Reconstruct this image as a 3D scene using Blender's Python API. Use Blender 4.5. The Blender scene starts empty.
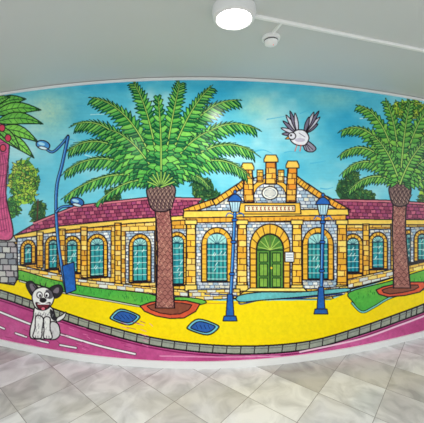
import bpy, bmesh, math, random
import numpy as np
random.seed(7); rng=np.random.RandomState(5)
scn=bpy.context.scene
scn.view_settings.view_transform='Standard'
F=300.0; HZ=195.0; CAMZ=1.41; D0=2.446
# =====================================================================
#  ARTWORK CANVAS (painted in memory, baked to mesh colours of the mural)
# =====================================================================
SC=4.0; X0,X1,Y0,Y1=-40,464,66,374
W=int((X1-X0)*SC); H=int((Y1-Y0)*SC)
img=np.zeros((H,W,3),np.float32); ids=np.zeros((H,W),np.uint8)
names=['sky']; cur=0
def part(n):
    global cur
    if n not in names: names.append(n)
    cur=names.index(n)
def noise(cx,cy,seed):
    r=np.random.RandomState(seed)
    gw=int(W/cx)+3; gh=int(H/cy)+3
    g=r.rand(gh,gw).astype(np.float32)
    x=np.arange(W)/cx; y=np.arange(H)/cy
    xi=x.astype(int); yi=y.astype(int); fx=x-xi; fy=y-yi
    fx=(fx*fx*(3-2*fx))[None,:]; fy=(fy*fy*(3-2*fy))[:,None]
    a=g[yi][:,xi]; b=g[yi][:,xi+1]; c=g[yi+1][:,xi]; d=g[yi+1][:,xi+1]
    return (a*(1-fx)+b*fx)*(1-fy)+(c*(1-fx)+d*fx)*fy
NL=noise(260,150,1)*.45+noise(110,70,2)*.35+noise(36,28,3)*.2
NF=noise(10,10,4)*.5+noise(4,4,9)*.5
NH=noise(40,5,11)
def T(p): return ((p[0]-X0)*SC,(p[1]-Y0)*SC)
def polymask(pts):
    P=np.array([T(p) for p in pts])
    x0=max(0,int(P[:,0].min())-1); x1=min(W,int(P[:,0].max())+2)
    y0=max(0,int(P[:,1].min())-1); y1=min(H,int(P[:,1].max())+2)
    if x1<=x0 or y1<=y0: return None
    xs=np.arange(x0,x1)+.5
    m=np.zeros((y1-y0,x1-x0),bool)
    n=len(P)
    for i in range(n):
        ax,ay=P[i]; bx,by=P[(i+1)%n]
        if ay==by: continue
        if ay>by: ax,ay,bx,by=bx,by,ax,ay
        r0=max(y0,int(math.ceil(ay-.5))); r1=min(y1-1,int(math.ceil(by-.5))-1)
        if r1<r0: continue
        yy=np.arange(r0,r1+1)+.5
        xi=ax+(bx-ax)*(yy-ay)/(by-ay)
        m[r0-y0:r1-y0+1]^=xs[None,:]<xi[:,None]
    return slice(y0,y1),slice(x0,x1),m
def C(c): return np.array(c,np.float32)/255
def fill(pts,col,amp=.12,col2=None):
    r=polymask(pts)
    if r is None: return
    sy,sx,m=r
    c=C(col)[None,None,:]
    if col2 is not None:
        t=np.clip((NL[sy,sx]-.3)*2.5,0,1)[...,None]
        c=c*(1-t)+C(col2)*t
    v=c*(1+amp*(NF[sy,sx]-.5)+amp*1.2*(NL[sy,sx]-.5))[...,None]
    img[sy,sx][m]=v[m]; ids[sy,sx][m]=cur
def stroke(pts,w,col,w2=None,closed=False):
    pts=list(pts)
    if closed: pts.append(pts[0])
    n=len(pts)-1; c=C(col)
    for i in range(n):
        a=T(pts[i]); b=T(pts[i+1])
        wa=w if w2 is None else w+(w2-w)*i/n
        wa=max(wa*SC/2,.8)
        x0=max(0,int(min(a[0],b[0])-wa-1)); x1=min(W,int(max(a[0],b[0])+wa+2))
        y0=max(0,int(min(a[1],b[1])-wa-1)); y1=min(H,int(max(a[1],b[1])+wa+2))
        if x1<=x0 or y1<=y0: continue
        xx=np.arange(x0,x1)[None,:]+.5; yy=np.arange(y0,y1)[:,None]+.5
        dx,dy=b[0]-a[0],b[1]-a[1]; L=dx*dx+dy*dy+1e-9
        t=np.clip(((xx-a[0])*dx+(yy-a[1])*dy)/L,0,1)
        m=((xx-a[0]-t*dx)**2+(yy-a[1]-t*dy)**2)<wa*wa
        img[y0:y1,x0:x1][m]=c; ids[y0:y1,x0:x1][m]=cur
BK=(26,16,24)
def shape(pts,col,lw=.9,amp=.12,lc=BK,col2=None):
    fill(pts,col,amp,col2); stroke(pts,lw,lc,closed=True)
def cr(P,closed=False,n=6):
    o=[]; m=len(P)
    rg=range(m) if closed else range(m-1)
    for i in rg:
        if closed: a,b,c,d=P[i-1],P[i],P[(i+1)%m],P[(i+2)%m]
        else: a,b,c,d=P[max(i-1,0)],P[i],P[i+1],P[min(i+2,m-1)]
        for k in range(n):
            t=k/n
            o.append(tuple(.5*((2*b[j])+(-a[j]+c[j])*t+(2*a[j]-5*b[j]+4*c[j]-d[j])*t*t+(-a[j]+3*b[j]-3*c[j]+d[j])*t**3) for j in (0,1)))
    if not closed: o.append(tuple(P[-1]))
    return o
def ell(cx,cy,rx,ry,n=28,rot=0):
    c,s=math.cos(rot),math.sin(rot); o=[]
    for i in range(n):
        a=2*math.pi*i/n; x=rx*math.cos(a); y=ry*math.sin(a)
        o.append((cx+x*c-y*s,cy+x*s+y*c))
    return o
def bricks(pts,bw,bh,cols,mortar,slope=0,lw=.5,ref=(0,0),ol=1.0,lc=BK):
    r=polymask(pts)
    if r is None: return
    sy,sx,m=r
    xx=(np.arange(sx.start,sx.stop)/SC+X0)[None,:]; yy=(np.arange(sy.start,sy.stop)/SC+Y0)[:,None]
    yv=(yy-ref[1]-slope*(xx-ref[0])+ (NF[sy,sx]-.5)*.9)/bh
    row=np.floor(yv).astype(int)
    xv=(xx+(NF[sy,sx]-.5)*.8)/bw+(row%2)*.5+((row*7919)%13)*.07
    col=np.floor(xv).astype(int)
    h=((row*73856093)^(col*19349663))&1023
    cc=np.array([C(c) for c in cols])[h%len(cols)]*(1+.12*((h//8%16)/15-.5))[...,None]
    fy=(yv-row)*bh; fx=(xv-col)*bw
    ln=(fy<lw)|(fx<lw)
    v=np.where(ln[...,None],C(mortar)[None,None,:],cc)
    img[sy,sx][m]=v[m]; ids[sy,sx][m]=cur
    if ol: stroke(pts,ol,lc,closed=True)
def foliage(cx,cy,rx,ry,cols,n=60,seed=1,leaf=3.2,lc=(20,50,30),basec=None):
    r=random.Random(seed)
    fill(ell(cx,cy,rx*.93,ry*.93),basec or cols[0],.2)
    for i in range(n):
        a=r.uniform(0,6.283); q=math.sqrt(r.random())
        x=cx+rx*q*math.cos(a); y=cy+ry*q*math.sin(a)
        b=r.uniform(0,6.283); L=leaf*r.uniform(.7,1.3)
        dx,dy=math.cos(b)*L,math.sin(b)*L
        px,py=-dy*.35,dx*.35
        p=[(x-dx*.6,y-dy*.6),(x+px,y+py),(x+dx,y+dy),(x-px,y-py)]
        fill(p,r.choice(cols),.1); stroke(p,.35,lc,closed=True)

# ---------------- sky ----------------
base=C((92,198,222)); lt=C((172,228,232)); dp=C((52,172,210)); yl=C((218,236,192))
t=np.clip((NL-.5)*3.2,0,1)[...,None]; u=np.clip((.47-NL)*3.5,0,1)[...,None]
img[:]=base*(1-t)+lt*t
img[:]=img*(1-u)+dp*u
yv=(np.arange(H)/SC+Y0)[:,None]; xv=(np.arange(W)/SC+X0)[None,:]
g=np.clip((yv-130)/80,0,1)*.4
img[:]=img*(1-g[...,None])+C((150,222,230))*g[...,None]
q=np.exp(-(((xv-48)/26)**2+((yv-112)/22)**2))+.7*np.exp(-(((xv-255)/22)**2+((yv-106)/14)**2))+.5*np.exp(-(((xv-330)/26)**2+((yv-100)/10)**2))
q=np.clip(q*.7*(NF*.4+.7),0,.8)
img[:]=img*(1-q[...,None])+yl*q[...,None]
img*=(1+.04*(NF-.5)+.03*(NH-.5))[...,None]
r=random.Random(3)
for i in range(36):
    x=r.uniform(X0,X1); y=r.uniform(90,195); 
    p=cr([(x,y),(x+r.uniform(4,9),y-r.uniform(-2,3)),(x+r.uniform(10,18),y+r.uniform(-3,3))],n=4)
    stroke(p,r.uniform(.6,1.4),r.choice([(172,228,234),(120,210,230),(76,186,218)]),.5)

# ---------------- background trees ----------------
part('background_trees')
DG=[(46,104,56),(74,132,60),(34,82,50),(98,142,62)]
YG=[(160,206,60),(200,218,70),(106,180,66),(70,146,64)]
foliage(38,212,8,12,DG,50,2); foliage(113,196,8,8,DG,40,3); foliage(110,203,10,6,DG,40,31)
foliage(203,189,12,12,DG,70,4); foliage(214,198,8,8,DG,40,41)
foliage(350,190,15,13,DG,90,5); foliage(352,178,7,7,DG,40,51); foliage(366,198,10,8,DG,40,52)
foliage(74,206,6,6,DG,24,53)
foliage(408,110,20,10,YG,110,6); foliage(428,130,14,28,YG,110,61); foliage(450,150,22,40,YG,160,62)
foliage(430,196,12,12,YG+DG,70,63)
for x in (38,113,203,350): stroke([(x,200),(x-1,225)],1.6,(80,56,40))

# ---------------- building ----------------
part('building')
Y_=[(240,190,66),(246,204,90),(226,164,50),(240,178,58),(248,216,122)]
G_=[(208,218,226),(178,200,216),(234,238,234),(160,188,206),(218,216,196)]
R_=[(172,74,106),(148,58,92),(196,98,124),(164,70,114)]
MO=(96,44,20); GM=(58,70,100)
bricks([(10,238),(34,224),(74,208),(112,203),(150,199),(200,200),(192,217),(120,221),(60,226),(16,238)],5,3.6,R_,(74,20,50),slope=-.06,lw=.65)
stroke([(34,223),(74,207),(112,202),(150,198),(200,199)],2.4,(220,124,138)); stroke([(34,222),(74,206),(112,201),(150,197),(200,198)],1,BK)
bricks([(-40,246),(12,238),(60,228),(130,220),(194,217),(198,298),(140,292),(80,284),(14,268),(-40,262)],9,4.6,Y_,MO,slope=-.03,lw=.65)
bricks([(326,200),(345,200),(385,202),(424,205),(464,207),(464,222),(345,221),(336,214)],5,3.6,R_,(74,20,50),slope=.03,lw=.65)
stroke([(330,200),(385,201),(464,206)],2.2,(220,124,138)); stroke([(330,199),(385,200),(464,205)],1,BK)
bricks([(340,221),(464,222),(464,262),(424,270),(345,291)],9,4.6,Y_,MO,slope=-.02,lw=.65)
shape([(12,236),(60,226),(130,219),(193,215),(193,219.5),(130,223.5),(60,231),(12,241)],(252,212,92),1.2)
shape([(340,219),(464,220),(464,225),(340,224.5)],(252,212,92),1.2)
def archpts(cx,yb,w,yt,n=12,sk=0):
    r=w/2; o=[(cx-r,yb-sk*r)]
    ry=min(r*1.15,(yb-yt)*.5)
    for i in range(n+1):
        a=math.pi-math.pi*i/n
        o.append((cx+r*math.cos(a),yt+ry-ry*math.sin(a)+sk*r*math.cos(a)))
    o.append((cx+r,yb+sk*r)); return o
def window(cx,yb,w,yt,sk=0,bd=4,patch=True,seed=0):
    if patch:
        r=w/2+bd+3.5
        bricks([(cx-r,yb+2-sk*r),(cx-r,yt-bd-3-sk*r),(cx+r,yt-bd-3+sk*r),(cx+r,yb+2+sk*r)],4.6,3,G_,GM,slope=sk,lw=.55,ol=.9)
    o=archpts(cx,yb+1,w+2*bd,yt-bd,14,sk); i_=archpts(cx,yb,w,yt,14,sk)
    shape(o,(250,200,62),1.3,.2,col2=(234,168,48))
    for k in range(1,len(o)-1,2): stroke([i_[k],o[k]],.7,MO)
    yy=yt+w*.6+4
    while yy<yb:
        for s in (-1,1): stroke([(cx+s*w/2,yy+sk*s*w/2),(cx+s*(w/2+bd),yy+sk*s*w/2)],.65,MO)
        yy+=5
    shape(i_,(70,184,178),1.5,.4,col2=(26,128,144))
    fan=archpts(cx,yt+w*.55,w-1.6,yt+1,10,sk)
    fill(fan,(160,220,214),.2)
    for k in range(2,len(fan)-2,2): stroke([(cx,yt+w*.55),fan[k]],.5,(20,70,90))
    stroke([(cx-w/2,yt+w*.55-sk*w/2),(cx+w/2,yt+w*.55+sk*w/2)],1.2,(14,54,70))
    nb=max(2,int(w/4))
    for k in range(1,nb):
        x=cx-w/2+w*k/nb
        stroke([(x,yt+w*.5),(x,yb)],.8,(10,52,70))
    yy=yt+w*.55+5
    while yy<yb-1:
        stroke([(cx-w/2+.5,yy-sk*w/2),(cx+w/2-.5,yy+sk*w/2)],.5,(220,246,234)); yy+=6
    rr=random.Random(int(cx))
    for k in range(int(w/3)):      # white reflections in the panes
        x=cx-w/2+2+rr.random()*(w-5); y=rr.uniform(yt+w*.6,yb-6)
        stroke([(x,y+3),(x+2,y)],.6,(230,250,246))
for cx,yb,w,yt,sk in [(28,263,7,244,-.1),(53,268,8,240,-.08),(72,272,10,240,-.06),(97,276,13,238,-.05),(140,281,14,238,-.03),(177,284,13,236,-.02)]:
    window(cx,yb,w,yt,sk)
for cx,yb,w,yt,sk in [(353,272,12,238,-.02),(378,268,11,236,-.02),(409,262,9,234,-.02),(422,260,8,234,-.02),(442,258,9,234,-.02)]:
    window(cx,yb,w,yt,sk)
for x,a,b in [(40,232,268),(62,229,272),(84,227,278),(118,223,286),(159,220,290),(366,224,282),(394,224,274),(432,224,266)]:
    bricks([(x-3.2,a),(x+3.2,a),(x+3.2,b),(x-3.2,b-.5)],9,5,Y_,MO,lw=.7,ol=1.2)
bricks([(14,264),(80,279),(140,286),(196,291),(196,298),(140,293),(80,286),(14,270)],9,3.8,[(246,220,124),(214,220,212),(244,198,84)],(90,50,34),slope=.1,lw=.6,ol=1.1)
bricks([(345,280),(424,262),(464,254),(464,261),(424,269),(345,290)],9,3.8,[(246,220,124),(214,220,212),(244,198,84)],(90,50,34),slope=-.2,lw=.6,ol=1.1)
# central block
bricks([(186,216),(346,214),(348,294),(188,298)],7,3.8,Y_,MO,lw=.6)
bricks([(192,222),(244,221),(244,290),(192,292)],5,3.2,G_,GM,lw=.55)
bricks([(296,220),(341,220),(341,289),(296,289)],5,3.2,G_,GM,lw=.55)
bricks([(246,222),(293,222),(293,288),(246,289)],5,3.2,G_,GM,lw=.55)
# gable
bricks([(184,214),(214,203),(236,190),(248,180),(268,174),(292,178),(306,187),(328,201),(347,213)],5.4,3.4,G_,GM,lw=.6,ol=1.3)
def band(a,b,w,c=(248,198,70),n=6):
    d=math.hypot(b[0]-a[0],b[1]-a[1]); nx,ny=-(b[1]-a[1])/d*w/2,(b[0]-a[0])/d*w/2
    p=[(a[0]+nx,a[1]+ny),(b[0]+nx,b[1]+ny),(b[0]-nx,b[1]-ny),(a[0]-nx,a[1]-ny)]
    shape(p,c,1.3,.2,col2=(234,164,48))
    for k in range(1,n):
        t=k/n; x=a[0]+(b[0]-a[0])*t; y=a[1]+(b[1]-a[1])*t
        stroke([(x+nx,y+ny),(x-nx,y-ny)],.7,MO)
band((184,212),(216,201),6); band((214,203),(240,186),6); band((238,188),(252,176),6)
band((348,212),(326,199),6); band((328,201),(306,186),6); band((308,188),(292,176),6)
stroke(cr([(250,200),(256,186),(270,180),(284,186),(290,200)],n=8),5.4,BK); stroke(cr([(250,200),(256,186),(270,180),(284,186),(290,200)],n=8),3.6,(246,188,62))
shape(ell(270,193,8,6.5),(240,240,226),1.1); stroke(ell(270,193,5.5,4.2),.5,(90,110,140),closed=True)
for yy in (191,193,195): stroke([(265.5,yy),(274.5,yy)],.4,(60,60,90))
for x,a,b,w,ln in [(249,168,202,9,-1.5),(271,160,184,10,0),(291,166,202,9,1.5)]:
    bricks([(x-w/2+ln,a),(x+w/2+ln,a),(x+w/2+.5,b),(x-w/2-.5,b)],10,5.4,[(244,172,54),(230,146,42),(248,194,78)],MO,lw=.8,ol=1.4)
    x+=ln; shape([(x-w/2-2,a-1),(x-w/2,a-5),(x+w/2,a-5),(x+w/2+2,a-1),(x+w/2+2,a+2),(x-w/2-2,a+2)],(252,206,90),1.2)
for x in (260,281):
    bricks([(x-3,170),(x+3,170),(x+3,182),(x-3,182)],7,4,Y_,MO,lw=.7,ol=1.1)
shape([(184,211),(348,209),(349,215),(183,218)],(252,210,84),1.2,.15)
shape([(240,203),(300,203),(301,214),(239,214)],(248,196,70),1.2,.15)
shape([(245,205.5),(295,205.5),(295,211.5),(245,211.5)],(246,236,198),.9)
for x in range(248,294,4): stroke([(x,206.8),(x+1.6,210.2)],.7,(150,60,40)); stroke([(x+1.6,206.8),(x,210.2)],.6,(150,60,40))
shape([(186,218),(346,215),(346,220),(186,223)],(240,174,56),1.1,.15)
for x in range(190,346,6): stroke([(x,218),(x,222)],.6,MO)
window(217,281,20,233,0,5.5,False); window(318,279,20,233,0,5.5,False)
for x in (191,242,297,342):
    bricks([(x-4.5,221),(x+4.5,221),(x+5,291),(x-5,291)],12,6,[(248,198,66),(238,176,52),(250,214,104)],MO,lw=.8,ol=1.4)
    shape([(x-6,220),(x+6,220),(x+6,224.5),(x-6,224.5)],(252,220,104),1.1)
    shape([(x-6,285),(x+6,285),(x+6,291),(x-6,291)],(252,220,104),1.1)
# door
o=archpts(270,290,40,224,16); i_=archpts(270,290,27,234,16)
shape(o,(248,198,62),1.3,.2,col2=(238,168,50))
for k in range(1,len(o)-1,2): stroke([i_[k],o[k]],.9,MO)
for yy in range(253,290,6):
    for s in (-1,1): stroke([(270+s*13.5,yy),(270+s*20,yy)],.9,MO)
shape(i_,(96,150,56),1.6,.3,col2=(50,116,56))
stroke([(257,250),(283,250)],1.5,(20,54,28)); stroke([(270,236),(270,290)],1.4,(20,50,30))
for k in range(7): 
    a=math.pi*(k+.5)/7; stroke([(270,250),(270+12*math.cos(a),250-14*math.sin(a))],.7,(180,210,100))
for sx_ in (-1,1):
    for y0_,y1_ in ((253,262),(264,276),(278,287)):
        x=270+sx_*6.5
        p=[(x-4,y0_),(x+4,y0_),(x+4,y1_),(x-4,y1_)]
        fill(p,(132,180,70),.2); stroke(p,.9,(20,54,32),closed=True)
        stroke([(x,y0_),(x,y1_)],.5,(30,80,40))
fill(ell(271.5,268,1,1.2),(250,210,60))
shape([(285,252),(294,252),(294,262),(285,262)],(246,250,250),.9)
for y in (255,257.5,260): stroke([(286.5,y),(292.5,y)],.4,(70,90,130))
# steps
for k,(a,b,y) in enumerate([(250,304,288),(244,316,291.5),(238,330,295)]):
    shape([(a,y),(b,y),(b+4,y+4),(a-6,y+4)],[(254,232,120),(246,206,76),(254,232,110)][k],1.1,.15)
bricks([(188,290),(240,289),(240,298),(190,301)],9,4,[(246,214,94),(220,222,210)],(90,50,34),lw=.6)
bricks([(322,288),(348,286),(348,294),(324,298)],9,4,[(246,214,94),(220,222,210)],(90,50,34),lw=.6)

# ---------------- pavement ----------------
part('pavement')
curb=cr([(-40,280),(0,290),(30,300),(60,311),(100,324),(150,337),(200,344),(255,346),(310,341),(360,327),(400,313),(424,304),(464,288)],n=8)
top=[(464,258),(424,268),(348,293),(330,300),(236,301),(190,300),(140,293),(80,285),(14,269),(-40,262)]
fill(curb+top,(254,228,10),.08,(248,218,4))
stroke(cr([(14,272),(80,288),(140,297),(190,303),(240,303)],n=6),1.0,(216,166,40))
part('lawn')
GL=(116,194,70)
shape(cr([(-40,264),(14,269),(50,279),(90,287),(150,294),(160,302),(146,306),(110,300),(60,291),(20,280),(-40,272)],True,5),GL,1,.2,col2=(70,166,64))
shape(cr([(176,297),(200,299),(206,303),(190,306),(178,303)],True,5),GL,1,.2,col2=(70,166,64))
shape(cr([(350,292),(390,281),(424,270),(464,260),(464,276),(424,288),(392,296),(374,306),(362,311),(353,302)],True,5),GL,1,.2,col2=(70,166,64))
r=random.Random(8)
for i in range(110):
    x=r.uniform(0,150); y=270+.17*x+r.uniform(2,9); stroke([(x,y),(x+r.uniform(-1,1),y-2.2)],.4,(34,116,50))
for i in range(60):
    x=r.uniform(356,440); y=292-.27*(x-356)+r.uniform(3,9); stroke([(x,y),(x+r.uniform(-1,1),y-2.2)],.4,(34,116,50))
part('pavement')
stroke(cr([(20,281),(60,292),(110,301),(146,307),(160,303)],n=6),2,BK); stroke(cr([(20,281),(60,292),(110,301),(146,307),(160,303)],n=6),1,(220,226,194))
stroke(cr([(464,277),(424,289),(392,297),(374,307),(362,312),(352,303)],n=6),2.6,BK); stroke(cr([(464,277),(424,289),(392,297),(374,307),(362,312),(352,303)],n=6),1.3,(120,206,190))
stroke(cr([(205,294),(238,296),(240,304),(262,300),(300,298),(342,294)],n=6),1.3,(30,60,120))
shape(cr([(238,296),(262,292),(300,292),(345,288),(346,292),(300,297),(264,300),(240,302)],True,4),(100,184,186),1.1,.2)
part('manhole_covers')
def rrect(cx,cy,w,h,sk):
    return cr([(cx-w,cy-h*.1),(cx-w*.3,cy-h),(cx+w*.9,cy-h*.3),(cx+w,cy+h*.2),(cx+w*.3,cy+h),(cx-w*.9,cy+h*.35)],True,4)
shape(rrect(125,317,14,8,0),(120,206,220),1.3); shape(rrect(125,317,11,5.8,0),(44,96,174),1.1,.2)
shape(rrect(203,327,15,8,0),(120,206,220),1.3); shape(rrect(203,327,11.5,5.6,0),(44,96,174),1.1,.2)
for k in (-6,-2,2,6):
    stroke([(125+k-2,315),(125+k+2,319)],.6,(20,40,90)); stroke([(203+k-1,325),(203+k+1,329)],.6,(20,40,90))
# ---------------- kerb and road ----------------
part('road')
off=lambda c,d:[(x,y+d) for x,y in c]
fill(off(curb,6)+[(464,380),(-40,380)],(192,72,134),.15,(208,104,160))
part('kerb')
kp=curb+off(curb,8)[::-1]
shape(kp,(166,172,154),1.4,.2,col2=(138,146,136))
for i in range(0,len(curb)-1,2):
    x,y=curb[i]; stroke([(x,y),(x-1,y+8)],1,BK)
stroke(off(curb,2.6),.6,(90,94,90)); stroke(curb,1.5,BK); stroke(off(curb,8),1.6,BK)
part('road')
stroke(off(curb,10.5),1.4,(130,32,88))
p=cr([(-40,296),(0,312),(30,324),(60,334),(100,346),(135,354)],n=8)
stroke(p,3,BK); stroke(p,1.9,(246,240,242))
p=cr([(-40,308),(0,327),(30,338),(60,345),(100,352)],n=8)
for i in range(0,len(p)-3,6): stroke(p[i:i+4],2.8,BK); stroke(p[i:i+4],1.7,(246,240,242))
p=cr([(300,352),(360,339),(400,325),(424,316),(464,300)],n=8)
stroke(p,1.8,(242,200,222))
p=cr([(160,356),(220,357),(280,356)],n=8); stroke(p,1.2,(226,150,190))
r=random.Random(5)
for i in range(60):
    x=r.uniform(-30,150); y=r.uniform(318,350); stroke([(x,y),(x+r.uniform(3,9),y+r.uniform(1,3))],.5,r.choice([(150,44,100),(226,132,178)]))

# ---------------- stone wall + pink tree, left ----------------
part('stone_wall')
bricks([(-40,240),(12,240),(17,246),(18,278),(14,285),(-40,276)],8,6,[(166,168,168),(140,146,152),(196,196,188),(174,166,168)],(40,36,46),slope=.02,lw=1,ol=1.4)
shape([(-40,234),(14,236),(17,242),(-40,242)],(192,192,186),1.2,.15)
part('broadleaf_tree')
foliage(24,182,15,24,[(160,206,62),(112,182,64),(62,140,58),(196,216,84)],150,12,3.8)
foliage(12,208,8,9,[(62,140,58),(44,110,56),(112,182,64)],40,13,3.6)
shape(cr([(-40,118),(-14,126),(2,122),(9,140),(8,165),(6,195),(13,236),(-6,240),(-40,240)],True,6),(226,104,146),1.3,.3,col2=(194,74,124))
for k in range(9):
    x=-14+k*2.6; stroke(cr([(x,134+k*3),(x+2,170),(x-1,200),(x+3,232)],n=6),.6,(124,32,80))
for y in range(140,232,11): stroke(cr([(-8,y),(0,y+3),(7,y+1)],n=4),.6,(124,32,80))
def leaf(a,b,w,col,col2,bend=0):
    dx,dy=b[0]-a[0],b[1]-a[1]; d=math.hypot(dx,dy); nx,ny=-dy/d,dx/d
    def P(t,o): 
        bb=bend*math.sin(math.pi*t)
        return (a[0]+dx*t+nx*(o+bb),a[1]+dy*t+ny*(o+bb))
    L=[P(t/8,w*math.sin(math.pi*(t/8)**.8)) for t in range(9)]
    R=[P(t/8,-w*math.sin(math.pi*(t/8)**.8)) for t in range(8,-1,-1)]
    shape(L+R,col,1.1,.25,col2=col2,lc=(16,44,26))
    stroke([P(t/8,0) for t in range(9)],.8,(20,70,36))
    for t in range(1,8):
        for s in (-1,1): stroke([P(t/8,0),P(t/8+.08,s*w*.8*math.sin(math.pi*(t/8)**.8))],.4,(24,84,40))
for a,b,w,bd in [((-30,150),(-34,100),8,2),((-10,140),(-20,96),8,2),((-6,108),(26,99),5.5,-3),((-6,114),(41,110),6,-4),((-4,122),(43,124),6,-5),
    ((-4,130),(38,142),6,-5),((-4,134),(34,158),5.5,-4),((-10,106),(10,97),4,-2),((-4,126),(20,150),4.5,-2),((-4,150),(-26,170),7,2)]:
    leaf(a,b,w,(70,168,66),(130,204,80),bd)
for i,(x,y) in enumerate([(2,128),(8,138),(3,148)]):
    shape(ell(x,y,3,3.6),(214,60,90),.9)

# ---------------- palms ----------------
def frond(b,c,t,wid,n=15,seed=0,greens=None,droop=.45):
    rr=random.Random(seed)
    greens=greens or [(40,134,66),(92,186,76),(24,106,60),(66,162,78),(126,206,88)]
    def B(s): return ((1-s)**2*b[0]+2*s*(1-s)*c[0]+s*s*t[0],(1-s)**2*b[1]+2*s*(1-s)*c[1]+s*s*t[1])
    for k in range(n+1):
        s=.08+k/n*.9
        x,y=B(s)
        tx=2*(1-s)*(c[0]-b[0])+2*s*(t[0]-c[0]); ty=2*(1-s)*(c[1]-b[1])+2*s*(t[1]-c[1]); d=math.hypot(tx,ty)+1e-6
        tx/=d; ty/=d; sp=d/n*.62
        ang=math.radians(60-34*s); L=wid*math.sin(math.pi*(.18+.66*s))**.55*rr.uniform(.9,1.12)
        for sd in (-1,1):
            dx=tx*math.cos(ang)-sd*ty*math.sin(ang); dy=ty*math.cos(ang)+sd*tx*math.sin(ang)+droop
            q=math.hypot(dx,dy); dx/=q; dy/=q
            LL=L*(1.15 if dy>0 else .85)
            e=(x+dx*LL,y+dy*LL+1); 
            p=[(x-tx*sp*.9,y-ty*sp*.9),(x+dx*LL*.5-tx*sp*.95,y+dy*LL*.5-ty*sp*.95),e,(x+dx*LL*.5+tx*sp*.8,y+dy*LL*.5+ty*sp*.8),(x+tx*sp*.9,y+ty*sp*.9)]
            fill(p,greens[(k+(sd>0)*2)%len(greens)],.15)
            stroke(p,.65,(8,48,34),closed=True)
            stroke([(x,y),(x+dx*LL*.7,y+dy*LL*.7)],.4,(160,216,104))
    sp_=[B(i/16) for i in range(17)]
    stroke(sp_,2.6,(10,48,32),1.2); stroke(sp_,1.4,(180,222,104),.5)
def trunk(pts,ws,cols,seed):
    P=cr(pts,n=12); n=len(P)
    wv=[np.interp(i/(n-1),np.linspace(0,1,len(ws)),ws) for i in range(n)]
    Lp=[(p[0]-w/2,p[1]) for p,w in zip(P,wv)]; Rp=[(p[0]+w/2,p[1]) for p,w in zip(P,wv)]
    shape(Lp+Rp[::-1],cols[0],1.1,.2,col2=cols[1])
    rr=random.Random(seed); y=P[0][1]; yend=P[-1][1]; k=0
    ys=[p[1] for p in P]
    while y<yend-2:
        x=np.interp(y,ys,[p[0] for p in P]); w=np.interp(y,ys,wv)
        nn=3; off_=(k%2)*.5
        for j in range(nn+1):
            a=x-w/2+w*max(0,(j-off_))/nn; b=x-w/2+w*min(nn,(j+1-off_))/nn
            if b-a<.5 or a>x+w/2-.5: continue
            b=min(b,x+w/2)
            stroke([(a,y),((a+b)/2,y+2.6),(b,y)],.5,(78,38,40))
            if rr.random()<.5: stroke([(a+.8,y+.8),((a+b)/2,y+3)],.6,cols[2])
        y+=3.6; k+=1
    stroke(Lp,1.4,BK); stroke(Rp,1.4,BK)
def bulb(cx,cy,rx,ry,seed):
    shape(cr([(cx-rx,cy-ry*.7),(cx-rx*1.05,cy),(cx-rx*.6,cy+ry),(cx+rx*.6,cy+ry),(cx+rx*1.05,cy),(cx+rx,cy-ry*.7),(cx,cy-ry*1.1)],True,6),(146,118,106),1.3,.25,col2=(110,84,84))
    y=cy-ry+2;k=0
    while y<cy+ry-1:
        h=rx*math.sqrt(max(0.05,1-((y-cy)/(ry*1.15))**2)); x=cx-h+(k%2)*2
        while x<cx+h-1.5:
            stroke([(x,y),(x+2,y+3.4),(x+4,y)],.6,(46,26,34)); stroke([(x+2,y+.4),(x+2,y+2)],.6,(196,164,140)); x+=4
        y+=3.2;k+=1
part('palm_tree')
shape(cr([(140,306),(168,300),(200,304),(184,318),(156,316)],True,2),(222,90,56),1.2,.2)
shape(cr([(147,306),(168,302.5),(192,305),(180,314),(160,313)],True,2),(140,76,56),.9,.2)
TC=[(176,118,104),(152,94,88),(216,164,140)]
trunk([(161,200),(164,225),(165,250),(165,280),(165,308)],[15,15,15,16,19],TC,1)
bulb(161,196,13,14,1)
A=(161,184)
FR=[((116,160),(66,196),11),((104,140),(66,172),12),((106,122),(70,150),13),((110,112),(78,124),13),((136,106),(94,98),13),
    ((190,162),(208,186),8),((214,142),(246,174),13),((214,128),(252,152),13),((208,108),(254,128),13),((190,102),(236,100),13),
    ((150,106),(134,84),12),((174,104),(180,84),12),((186,108),(210,88),11),((134,170),(98,202),8),
    ((186,136),(214,130),9),((136,136),(110,130),9),((162,130),(158,98),10)]
order=[0,5,13,6,1,7,2,8,3,9,4,15,14,12,10,11,16]
for j,i in enumerate(order):
    c,t,w=FR[i]; frond(A,c,t,w,20 if i<13 else 13,seed=i)
for i in range(9):
    a=math.radians(200+i*17.5); stroke([(161,187),(161+15*math.cos(a),187+16*math.sin(a))],2.2,(14,58,40)); stroke([(161,187),(161+14*math.cos(a),187+15*math.sin(a))],1.2,(160,206,90))
part('palm_tree.001')
shape(cr([(376,290),(396,284),(424,282),(420,292),(388,297)],True,2),(222,90,56),1.2,.2)
shape(cr([(382,290),(398,286),(418,285),(414,290),(390,294)],True,2),(140,76,56),.9,.2)
trunk([(400,200),(399,225),(400,250),(402,288)],[13,13,14,17],TC,2)
bulb(400,194,10,11,2)
B_=(400,184)
G2=[(84,170,62),(132,200,72),(52,132,56),(102,184,76)]
for i,(c,t,w) in enumerate([((372,166),(350,190),8),((440,175),(456,190),8),((372,146),(344,172),9),((372,132),(342,154),9),((430,160),(460,168),9),
    ((425,150),(462,146),9),((376,116),(344,130),10),((388,114),(360,106),9),((420,130),(452,122),9),((412,125),(430,106),9),((398,122),(386,102),9),((404,125),(410,104),9),
    ((390,150),(374,136),8),((412,150),(430,138),8)]):
    frond(B_,c,t,w,15,seed=40+i,greens=G2)
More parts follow.
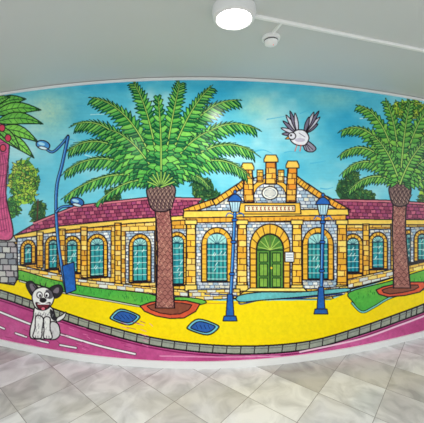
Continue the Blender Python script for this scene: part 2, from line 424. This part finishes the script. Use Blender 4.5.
# ---------------- street lamps ----------------
BL=(34,98,180); BL2=(100,180,230)
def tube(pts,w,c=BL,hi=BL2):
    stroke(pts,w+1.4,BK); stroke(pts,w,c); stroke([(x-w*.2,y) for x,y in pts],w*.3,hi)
part('street_lamp')
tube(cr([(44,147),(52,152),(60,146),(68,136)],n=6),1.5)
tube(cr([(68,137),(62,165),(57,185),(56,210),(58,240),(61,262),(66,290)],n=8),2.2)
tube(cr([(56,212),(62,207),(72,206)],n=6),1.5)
for x,y in ((43,145),(77,202)):
    shape(ell(x,y,7,4.4,rot=.25),BL,1.1,.2,col2=(70,150,210)); fill(ell(x-1.5,y-1.2,3.5,1.5,rot=.25),(170,226,246)); shape(ell(x,y+3,4.5,1.5,rot=.25),(216,240,246),.6)
shape([(62,266),(74,262),(76,290),(66,294)],BL,1,.3)
def lamp(x,yt,xb,yb,n):
    part(n)
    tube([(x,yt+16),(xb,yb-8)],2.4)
    for q in (.08,.3,.62,.85):
        cx=x+(xb-x)*q; cy=yt+16+(yb-yt-24)*q; shape(ell(cx,cy,2.8,1.6),BL,.8)
    shape([(xb-2.5,yb-26),(xb+2.5,yb-26),(xb+4,yb-4),(xb-4,yb-4)],BL,1,.3)
    shape([(xb-6,yb-4),(xb+6,yb-4),(xb+7,yb+1),(xb-7,yb+1)],BL,1,.3)
    stroke(cr([(x-9,yt+20),(x-6,yt+17),(x,yt+19),(x+6,yt+17),(x+9,yt+20)],n=5),1.1,BL)
    shape([(x-3.5,yt+16),(x+3.5,yt+16),(x+6,yt+5),(x-6,yt+5)],(186,226,234),1.1)
    stroke([(x,yt+5),(x,yt+16)],.6,(30,60,110)); stroke([(x-3,yt+5),(x-2,yt+16)],.5,(30,60,110)); stroke([(x+3,yt+5),(x+2,yt+16)],.5,(30,60,110))
    shape(cr([(x-7.5,yt+5.5),(x-5,yt+1),(x,yt-2),(x+5,yt+1),(x+7.5,yt+5.5)],n=4),BL,1.1,.2)
    shape(ell(x,yt-4,1.6,2),BL,.8)
lamp(235,196,230,320,'street_lamp.001'); lamp(323,199,321,313,'street_lamp.002')
# ---------------- bird ----------------
part('bird')
WG=(232,232,238)
def wing(S,tips,col,rt):
    for i,tp in enumerate(tips):
        dx,dy=tp[0]-S[0],tp[1]-S[1]; d=math.hypot(dx,dy); nx,ny=-dy/d*1.9,dx/d*1.9
        p=cr([S,(S[0]+dx*.55+nx,S[1]+dy*.55+ny),tp,(S[0]+dx*.55-nx,S[1]+dy*.55-ny)],True,4)
        shape(p,col[i%2],.9)
WC=[(118,112,134),(206,206,218)]
wing((298,134),[(282,134),(281,128),(283,121),(286,115),(290,111),(295,113)],WC,0)
wing((304,134),[(318,124),(320,117),(319,111),(314,112),(309,117)],WC,0)
shape(cr([(303,141),(308,141),(316,148),(312,152),(305,150)],True,4),(150,146,164),1,.15)
for k in range(3): stroke([(305+k,144),(307+k*3,151-k*.7)],.6,BK)
shape(cr([(291,135),(297,130),(305,131),(309,138),(305,145),(297,145),(291,141)],True,5),WG,1.1,.1)
fill(ell(300,140,5,2),(196,190,206)); stroke([(299,133),(305,137)],.6,(90,86,110))
shape(ell(292,136,3.7,3.5),(222,222,230),1); fill(ell(291,135.3,1.1,1.1),BK); shape([(288.6,136.2),(285,139),(289.4,139.2)],(240,170,60),.7)
stroke([(297,145),(295,151)],.9,(226,100,76)); stroke([(301,145),(300,151)],.9,(226,100,76))
# ---------------- dog ----------------
part('dog')
WH=(240,240,236)
shape(cr([(57,322),(64,318),(66,312),(62,315),(57,318)],True,4),WH,1)          # tail
shape(cr([(36,306),(33,318),(30,330),(31,338),(40,339),(48,339),(56,339),(58,332),(56,320),(51,307)],True,6),WH,1.3,.08)  # body
shape(cr([(51,322),(58,324),(60,334),(56,339),(49,339),(49,332)],True,5),(214,214,214),1.1)  # haunch
fill(cr([(50,309),(55,314),(56,321),(51,318)],True,4),(40,38,44))
shape(cr([(36,316),(35,328),(33,337),(41,338),(42,330),(43,318)],True,5),WH,1.1)
shape(cr([(44,318),(44,330),(44,338),(52,338),(50,328),(50,318)],True,5),WH,1.1)
for x in (35.5,38,46.5,49): stroke([(x,336),(x,338.6)],.7,BK)
shape(cr([(34,297),(29,292),(26,284),(31,281),(37,286),(39,292)],True,5),(40,38,44),1)   # ears
fill(cr([(33,292),(30,287),(30,284),(33,284),(36,288)],True,4),(120,110,120))
shape(cr([(48,291),(53,286),(60,285),(63,290),(60,296),(54,298)],True,5),(40,38,44),1)
fill(cr([(53,292),(56,288),(59,288),(58,293)],True,4),(120,110,120))
shape(cr([(32,297),(35,290),(43,287),(50,290),(54,297),(52,304),(47,309),(41,310),(35,307)],True,6),WH,1.2,.06)
fill(cr([(46,290),(51,291),(53,297),(49,299),(46,295)],True,5),(90,88,96))
shape(ell(39.5,295,2.7,3.1),(250,250,250),.9); shape(ell(47,295,2.6,3),(250,250,250),.9)
fill(ell(40,295.6,1.1,1.4),BK); fill(ell(46.6,295.6,1.1,1.4),BK)
shape(ell(43,300.2,3.2,2.2),(26,24,28),.6)
shape(cr([(36,302.5),(43,304.5),(50,302.5),(48,308),(43,310),(38,308)],True,5),(110,30,46),1); shape(ell(43.2,308.6,2.2,1.8),(226,110,130),.6)
stroke([(38,304),(49,304)],.9,(250,250,250))
for a in range(12):
    x=34+a*1.7; stroke([(x,312+(a%3)),(x-.8,315+(a%3))],.5,(90,90,96))
for i in range(16):
    rr=random.Random(i); x=rr.uniform(34,54); y=rr.uniform(314,332); stroke([(x,y),(x-.8,y+2.4)],.45,(120,120,126))
for a,b in [((36,289),(33,285)),((41,287),(40,283)),((45,287),(46,283))]: stroke([a,b],.8,BK)

# =====================================================================
#  MATERIAL HELPERS
# =====================================================================
def mat(name,col,rough=.5,spec=.5,noise_amt=.04,scale=12,metal=0):
    m=bpy.data.materials.new(name); m.use_nodes=True; nt=m.node_tree; b=nt.nodes['Principled BSDF']
    n=nt.nodes.new('ShaderNodeTexNoise'); n.inputs['Scale'].default_value=scale; n.inputs['Detail'].default_value=4
    tc=nt.nodes.new('ShaderNodeTexCoord'); nt.links.new(tc.outputs['Object'],n.inputs['Vector'])
    r=nt.nodes.new('ShaderNodeValToRGB')
    r.color_ramp.elements[0].color=[c*(1-noise_amt) for c in col]+[1]; r.color_ramp.elements[1].color=[min(1,c*(1+noise_amt)) for c in col]+[1]
    nt.links.new(n.outputs['Fac'],r.inputs['Fac']); nt.links.new(r.outputs['Color'],b.inputs['Base Color'])
    b.inputs['Roughness'].default_value=rough; b.inputs['Specular IOR Level'].default_value=spec; b.inputs['Metallic'].default_value=metal
    return m
def emat(name,col,s):
    m=bpy.data.materials.new(name); m.use_nodes=True; b=m.node_tree.nodes['Principled BSDF']
    b.inputs['Base Color'].default_value=(*col,1); b.inputs['Emission Color'].default_value=(*col,1); b.inputs['Emission Strength'].default_value=s
    return m
def link(o): scn.collection.objects.link(o); return o
def mesh(name,v,f,m=None,smooth=False):
    me=bpy.data.meshes.new(name); me.from_pydata(v,[],f); me.update()
    if m: me.materials.append(m)
    if smooth:
        for p in me.polygons: p.use_smooth=True
    return link(bpy.data.objects.new(name,me))

# =====================================================================
#  MURAL MESH
# =====================================================================
def kf(px): return 1-3.53e-6*(px-195)**2
def pos(px,offs=0):
    d=D0/kf(px); x=(px-212)/F*d
    if offs:
        e=.5; d2=D0/kf(px+e); x2=(px+e-212)/F*d2
        tx,ty=x2-x,d2-d; L=np.hypot(tx,ty); x=x+offs*ty/L; d=d-offs*tx/L
    return x,d
ZT=CAMZ+115/F*D0; ZB=CAMZ-167/F*D0
mm=bpy.data.materials.new('mural_print'); mm.use_nodes=True; nt=mm.node_tree; b=nt.nodes['Principled BSDF']
at=nt.nodes.new('ShaderNodeAttribute'); at.attribute_name='paint'
nt.links.new(at.outputs['Color'],b.inputs['Base Color'])
b.inputs['Roughness'].default_value=.2; b.inputs['Specular IOR Level'].default_value=.16
nx=int((X1-X0-8)*2.5); ny=700
pxs=np.linspace(X0+4,X1-4,nx); vs=np.linspace(0,1,ny)
gx,gd=pos(pxs); k=kf(pxs)
top_=HZ-115*k; bot_=HZ+167*k
PY=top_[None,:]+(bot_-top_)[None,:]*vs[:,None]; PX=np.repeat(pxs[None,:],ny,0)
def sample(a,X,Y):
    x=np.clip(X*1.0,0,W-1.01); y=np.clip(Y,0,H-1.01); xi=x.astype(int); yi=y.astype(int); fx=(x-xi)[...,None]; fy=(y-yi)[...,None]
    return (a[yi,xi]*(1-fx)+a[yi,xi+1]*fx)*(1-fy)+(a[yi+1,xi]*(1-fx)+a[yi+1,xi+1]*fx)*fy
cx_=(PX-X0)*SC-.5; cy_=(PY-Y0)*SC-.5
col=sum(sample(img,cx_+a,cy_+b_) for a in (-.4,.4) for b_ in (-.4,.4))/4
col=np.clip(col,0,1); lin=np.where(col<=.04045,col/12.92,((col+.055)/1.055)**2.4)
VX=np.repeat(gx[None,:],ny,0); VY=np.repeat(gd[None,:],ny,0); VZ=np.repeat((ZT+(ZB-ZT)*vs)[:,None],nx,1)
V=np.stack([VX,VY,VZ],-1).reshape(-1,3); CL=np.concatenate([lin.reshape(-1,3),np.ones((nx*ny,1))],1)
fc_x=np.clip(((PX[:-1,:-1]+PX[1:,1:])/2-X0)*SC,0,W-1).astype(int); fc_y=np.clip(((PY[:-1,:-1]+PY[1:,1:])/2-Y0)*SC,0,H-1).astype(int)
fid=ids[fc_y,fc_x].reshape(-1)
I=np.arange(nx*ny).reshape(ny,nx)
Q=np.stack([I[:-1,:-1],I[1:,:-1],I[1:,1:],I[:-1,1:]],-1).reshape(-1,4)
mural=link(bpy.data.objects.new('mural',None))
for i,n in enumerate(names):
    q=Q[fid==i]
    if len(q)==0: continue
    u_,inv=np.unique(q.reshape(-1),return_inverse=True)
    me=bpy.data.meshes.new('painted_'+n); me.vertices.add(len(u_)); me.vertices.foreach_set('co',V[u_].astype(np.float32).ravel())
    me.loops.add(len(inv.ravel())); me.loops.foreach_set('vertex_index',inv.astype(np.int32).ravel())
    me.polygons.add(len(q)); me.polygons.foreach_set('loop_start',np.arange(0,len(inv.ravel()),4,dtype=np.int32))
    me.update(calc_edges=True)
    ca=me.color_attributes.new('paint','FLOAT_COLOR','POINT'); ca.data.foreach_set('color',CL[u_].astype(np.float32).ravel())
    me.materials.append(mm); me.validate()
    ob=link(bpy.data.objects.new('painted_'+n,me)); ob.parent=mural

# =====================================================================
#  ROOM
# =====================================================================
ZC=CAMZ+.962
white=mat('white_trim',(.80,.81,.80),.35); wallm=mat('wall_paint',(.7,.71,.69),.6)
def curvepts(offs,ext=3.0):
    P=[pos(p,offs) for p in np.linspace(-36,460,80)]
    a,b_=P[0],P[1]; d=(a[0]-b_[0],a[1]-b_[1]); L=math.hypot(*d); e0=(a[0]+d[0]/L*ext,a[1]+d[1]/L*ext)
    a,b_=P[-1],P[-2]; d=(a[0]-b_[0],a[1]-b_[1]); L=math.hypot(*d); e1=(a[0]+d[0]/L*ext,a[1]+d[1]/L*ext)
    return [e0]+P+[e1] if ext else P
def sweep(name,o0,o1,z0,z1,m,ext):
    A_=curvepts(o0,ext); B2=curvepts(o1,ext); n=len(A_); v=[];f=[]
    for a,b_ in zip(A_,B2): v+=[(a[0],a[1],z0),(a[0],a[1],z1),(b_[0],b_[1],z1),(b_[0],b_[1],z0)]
    for i in range(n-1):
        for j in range(4): f.append((4*i+j,4*i+(j+1)%4,4*i+4+(j+1)%4,4*i+4+j))
    f+=[(0,1,2,3),(4*n-1,4*n-2,4*n-3,4*n-4)]
    o=mesh(name,v,f,m); bm=bmesh.new(); bm.from_mesh(o.data); bmesh.ops.recalc_face_normals(bm,faces=bm.faces); bm.to_mesh(o.data); bm.free(); return o
sweep('wall_front',-.16,-.012,0,ZC,wallm,1.5)
sweep('trim_1',-.012,.014,ZT-.002,ZT+.018,white,0)
sweep('baseboard_front',-.012,.012,0.0,ZB+.006,white,0)
# floor
fm=bpy.data.materials.new('marble_tiles'); fm.use_nodes=True; nt=fm.node_tree; b=nt.nodes['Principled BSDF']; N=nt.nodes.new; Lk=nt.links.new
tc=N('ShaderNodeTexCoord'); mp=N('ShaderNodeMapping'); Lk(tc.outputs['Object'],mp.inputs['Vector'])
mp.inputs['Rotation'].default_value=(0,0,math.radians(40)); mp.inputs['Scale'].default_value=(1/.36,1/.36,1); mp.inputs['Location'].default_value=(.2,.1,0)
sx=N('ShaderNodeSeparateXYZ'); Lk(mp.outputs[0],sx.inputs[0])
def M(op,a,b2=None):
    n=N('ShaderNodeMath'); n.operation=op
    for i,x in enumerate((a,b2)):
        if x is None: continue
        if isinstance(x,(int,float)): n.inputs[i].default_value=x
        else: Lk(x,n.inputs[i])
    return n.outputs[0]
fx,fy=M('FLOOR',sx.outputs[0]),M('FLOOR',sx.outputs[1])
cb=N('ShaderNodeCombineXYZ'); Lk(fx,cb.inputs[0]); Lk(fy,cb.inputs[1])
wn=N('ShaderNodeTexWhiteNoise'); Lk(cb.outputs[0],wn.inputs['Vector'])
va=N('ShaderNodeVectorMath'); va.operation='MULTIPLY_ADD'; Lk(wn.outputs['Color'],va.inputs[0]); va.inputs[1].default_value=(20,20,20); Lk(mp.outputs[0],va.inputs[2])
n1=N('ShaderNodeTexNoise'); n1.inputs['Scale'].default_value=2.0; n1.inputs['Detail'].default_value=9; n1.inputs['Distortion'].default_value=.9; Lk(va.outputs[0],n1.inputs['Vector'])
rp=N('ShaderNodeValToRGB'); e=rp.color_ramp.elements; e[0].position=.3; e[0].color=(.50,.50,.51,1); e[1].position=.62; e[1].color=(.80,.80,.81,1)
Lk(n1.outputs['Fac'],rp.inputs['Fac'])
tone=N('ShaderNodeValToRGB'); e=tone.color_ramp.elements; e[0].position=.0; e[0].color=(.62,.60,.58,1); e[1].position=1; e[1].color=(1,1,1,1); x=e.new(.3); x.color=(.80,.785,.77,1); x=e.new(.5); x.color=(.93,.93,.94,1)
Lk(wn.outputs['Value'],tone.inputs['Fac'])
mx=N('ShaderNodeMix'); mx.data_type='RGBA'; mx.blend_type='MULTIPLY'; mx.inputs['Factor'].default_value=1
Lk(rp.outputs[0],mx.inputs['A']); Lk(tone.outputs[0],mx.inputs['B'])
def edge(s): 
    fr=M('FRACT',s); return M('LESS_THAN',M('MINIMUM',fr,M('SUBTRACT',1.0,fr)),.006)
g_=M('MAXIMUM',edge(sx.outputs[0]),edge(sx.outputs[1]))
mx2=N('ShaderNodeMix'); mx2.data_type='RGBA'; Lk(g_,mx2.inputs['Factor']); Lk(mx.outputs['Result'],mx2.inputs['A']); mx2.inputs['B'].default_value=(.30,.29,.29,1)
Lk(mx2.outputs['Result'],b.inputs['Base Color']); b.inputs['Roughness'].default_value=.2; b.inputs['Specular IOR Level'].default_value=.4
def slab(n,x0,x1,y0,y1,z0,z1,m):
    v=[(x,y,z) for z in (z0,z1) for y in (y0,y1) for x in (x0,x1)]
    return mesh(n,v,[(0,2,3,1),(4,5,7,6),(0,1,5,4),(1,3,7,5),(3,2,6,7),(2,0,4,6)],m)
slab('floor',-5,5,-2.5,5,-.1,0,fm)
slab('ceiling',-5,5,-2.5,5,ZC,ZC+.1,mat('ceiling_paint',(.62,.65,.635),.55,.3,.02,2))

# lathe helper
def lathe(name,prof,m,loc,seg=48,parent=None):
    v=[];f=[]
    for r_,z in prof:
        for i in range(seg):
            a=2*math.pi*i/seg; v.append((r_*math.cos(a),r_*math.sin(a),z))
    for j in range(len(prof)-1):
        for i in range(seg):
            f.append((j*seg+i,j*seg+(i+1)%seg,(j+1)*seg+(i+1)%seg,(j+1)*seg+i))
    f.append(tuple(range(seg))[::-1]); f.append(tuple((len(prof)-1)*seg+i for i in range(seg)))
    o=mesh(name,v,f,m,True); bm=bmesh.new(); bm.from_mesh(o.data); bmesh.ops.recalc_face_normals(bm,faces=bm.faces); bm.to_mesh(o.data); bm.free()
    md=o.modifiers.new('e','EDGE_SPLIT'); md.split_angle=math.radians(40)
    o.location=loc
    if parent: o.parent=parent
    return o
glow=emat('lamp_diffuser',(1,.97,.92),9)
chrome=mat('lamp_ring',(.74,.75,.74),.3,.5)
def downlight(x,y,en=14):
    p=link(bpy.data.objects.new('ceiling_lamp',None)); p.location=(x,y,ZC)  # name shared by the visible lamp and the added unseen ones
    lathe('housing_ring',[(.112,0),(.114,-.020),(.108,-.050),(.094,-.058),(.082,-.048),(.082,0)],chrome,(0,0,0),parent=p)
    lathe('diffuser',[(.082,-.030),(.080,-.054),(.064,-.062),(.03,-.066),(.001,-.067)],glow,(0,0,0),parent=p)
    l=bpy.data.lights.new('bulb','AREA'); l.shape='DISK'; l.size=.16; l.energy=en; l.color=(1,.97,.92)
    lo=link(bpy.data.objects.new('bulb',l)); lo.parent=p; lo.location=(0,0,-.075)
def cp(px,py,zc=None):
    d=F*(ZC-CAMZ)/(HZ-py); return (px-212)/F*d,d
lx,ly=cp(234,9); downlight(lx,ly)
for x,y in ((-2.0,-.1),(0,-.3),(2.0,-.1),(-1.2,-1.6),(1.2,-1.6)): downlight(x,y,18)  # added out of view to brighten and even out the light on the mural
# smoke detector
sx_,sy_=cp(271,37); sd=link(bpy.data.objects.new('smoke_detector',None)); sd.location=(sx_,sy_,ZC)
plast=mat('white_plastic',(.86,.87,.85),.35)
lathe('base',[(.054,0),(.056,-.006),(.054,-.018),(.048,-.020)],plast,(0,0,0),parent=sd)
lathe('sensor_head',[(.038,-.016),(.042,-.028),(.038,-.044),(.024,-.052),(.012,-.054),(.001,-.054)],plast,(0,0,0),parent=sd)
lathe('vent_slots',[(.034,-.018),(.0425,-.022),(.0425,-.027),(.034,-.030)],mat('dark_slots',(.05,.05,.05),.5),(0,0,0),parent=sd)
lathe('indicator_light',[(.004,-.052),(.003,-.056),(.001,-.057)],emat('red_led',(.8,.05,.03),1),(.012,-.012,.002),16,parent=sd)
# conduit trunking
cd=link(bpy.data.objects.new('cable_trunking',None))
def bar(n,a,b_,w,h):
    dx,dy=b_[0]-a[0],b_[1]-a[1]; L=math.hypot(dx,dy); nx_,ny_=-dy/L*w/2,dx/L*w/2; z1=ZC; z0=ZC-h; c_=.3
    prof=[(-1,z1),(-1,z0+h*c_),(-.7,z0),(.7,z0),(1,z0+h*c_),(1,z1)]
    v=[(p[0]+nx_*s,p[1]+ny_*s,z) for p in (a,b_) for s,z in prof]; f=[(i,(i+1)%6,6+(i+1)%6,6+i) for i in range(6)]+[tuple(range(5,-1,-1)),tuple(range(6,12))]
    o=mesh(n,v,f,plast); o.parent=cd
a=cp(254,15); b_=cp(424,50); ext=(a[0]+(b_[0]-a[0])*1.8,a[1]+(b_[1]-a[1])*1.8)
bar('main_run',a,ext,.022,.014)
t_=.14; jx=a[0]+(b_[0]-a[0])*t_; jy=a[1]+(b_[1]-a[1])*t_
bar('detector_branch',(jx,jy),(sx_,sy_-.06),.016,.012)

# =====================================================================
#  LIGHT + CAMERA
# =====================================================================
w=bpy.data.worlds.new('World'); scn.world=w; w.use_nodes=True; w.node_tree.nodes['Background'].inputs[0].default_value=(.95,.98,1,1); w.node_tree.nodes['Background'].inputs[1].default_value=1.15
cam=bpy.data.cameras.new('camera'); co=link(bpy.data.objects.new('camera',cam)); co.location=(0,0,CAMZ); co.rotation_euler=(math.radians(90),0,0)
cam.sensor_width=36; cam.lens=F/424*36; cam.shift_y=-(211.5-HZ)/424; cam.clip_start=.01
scn.camera=co
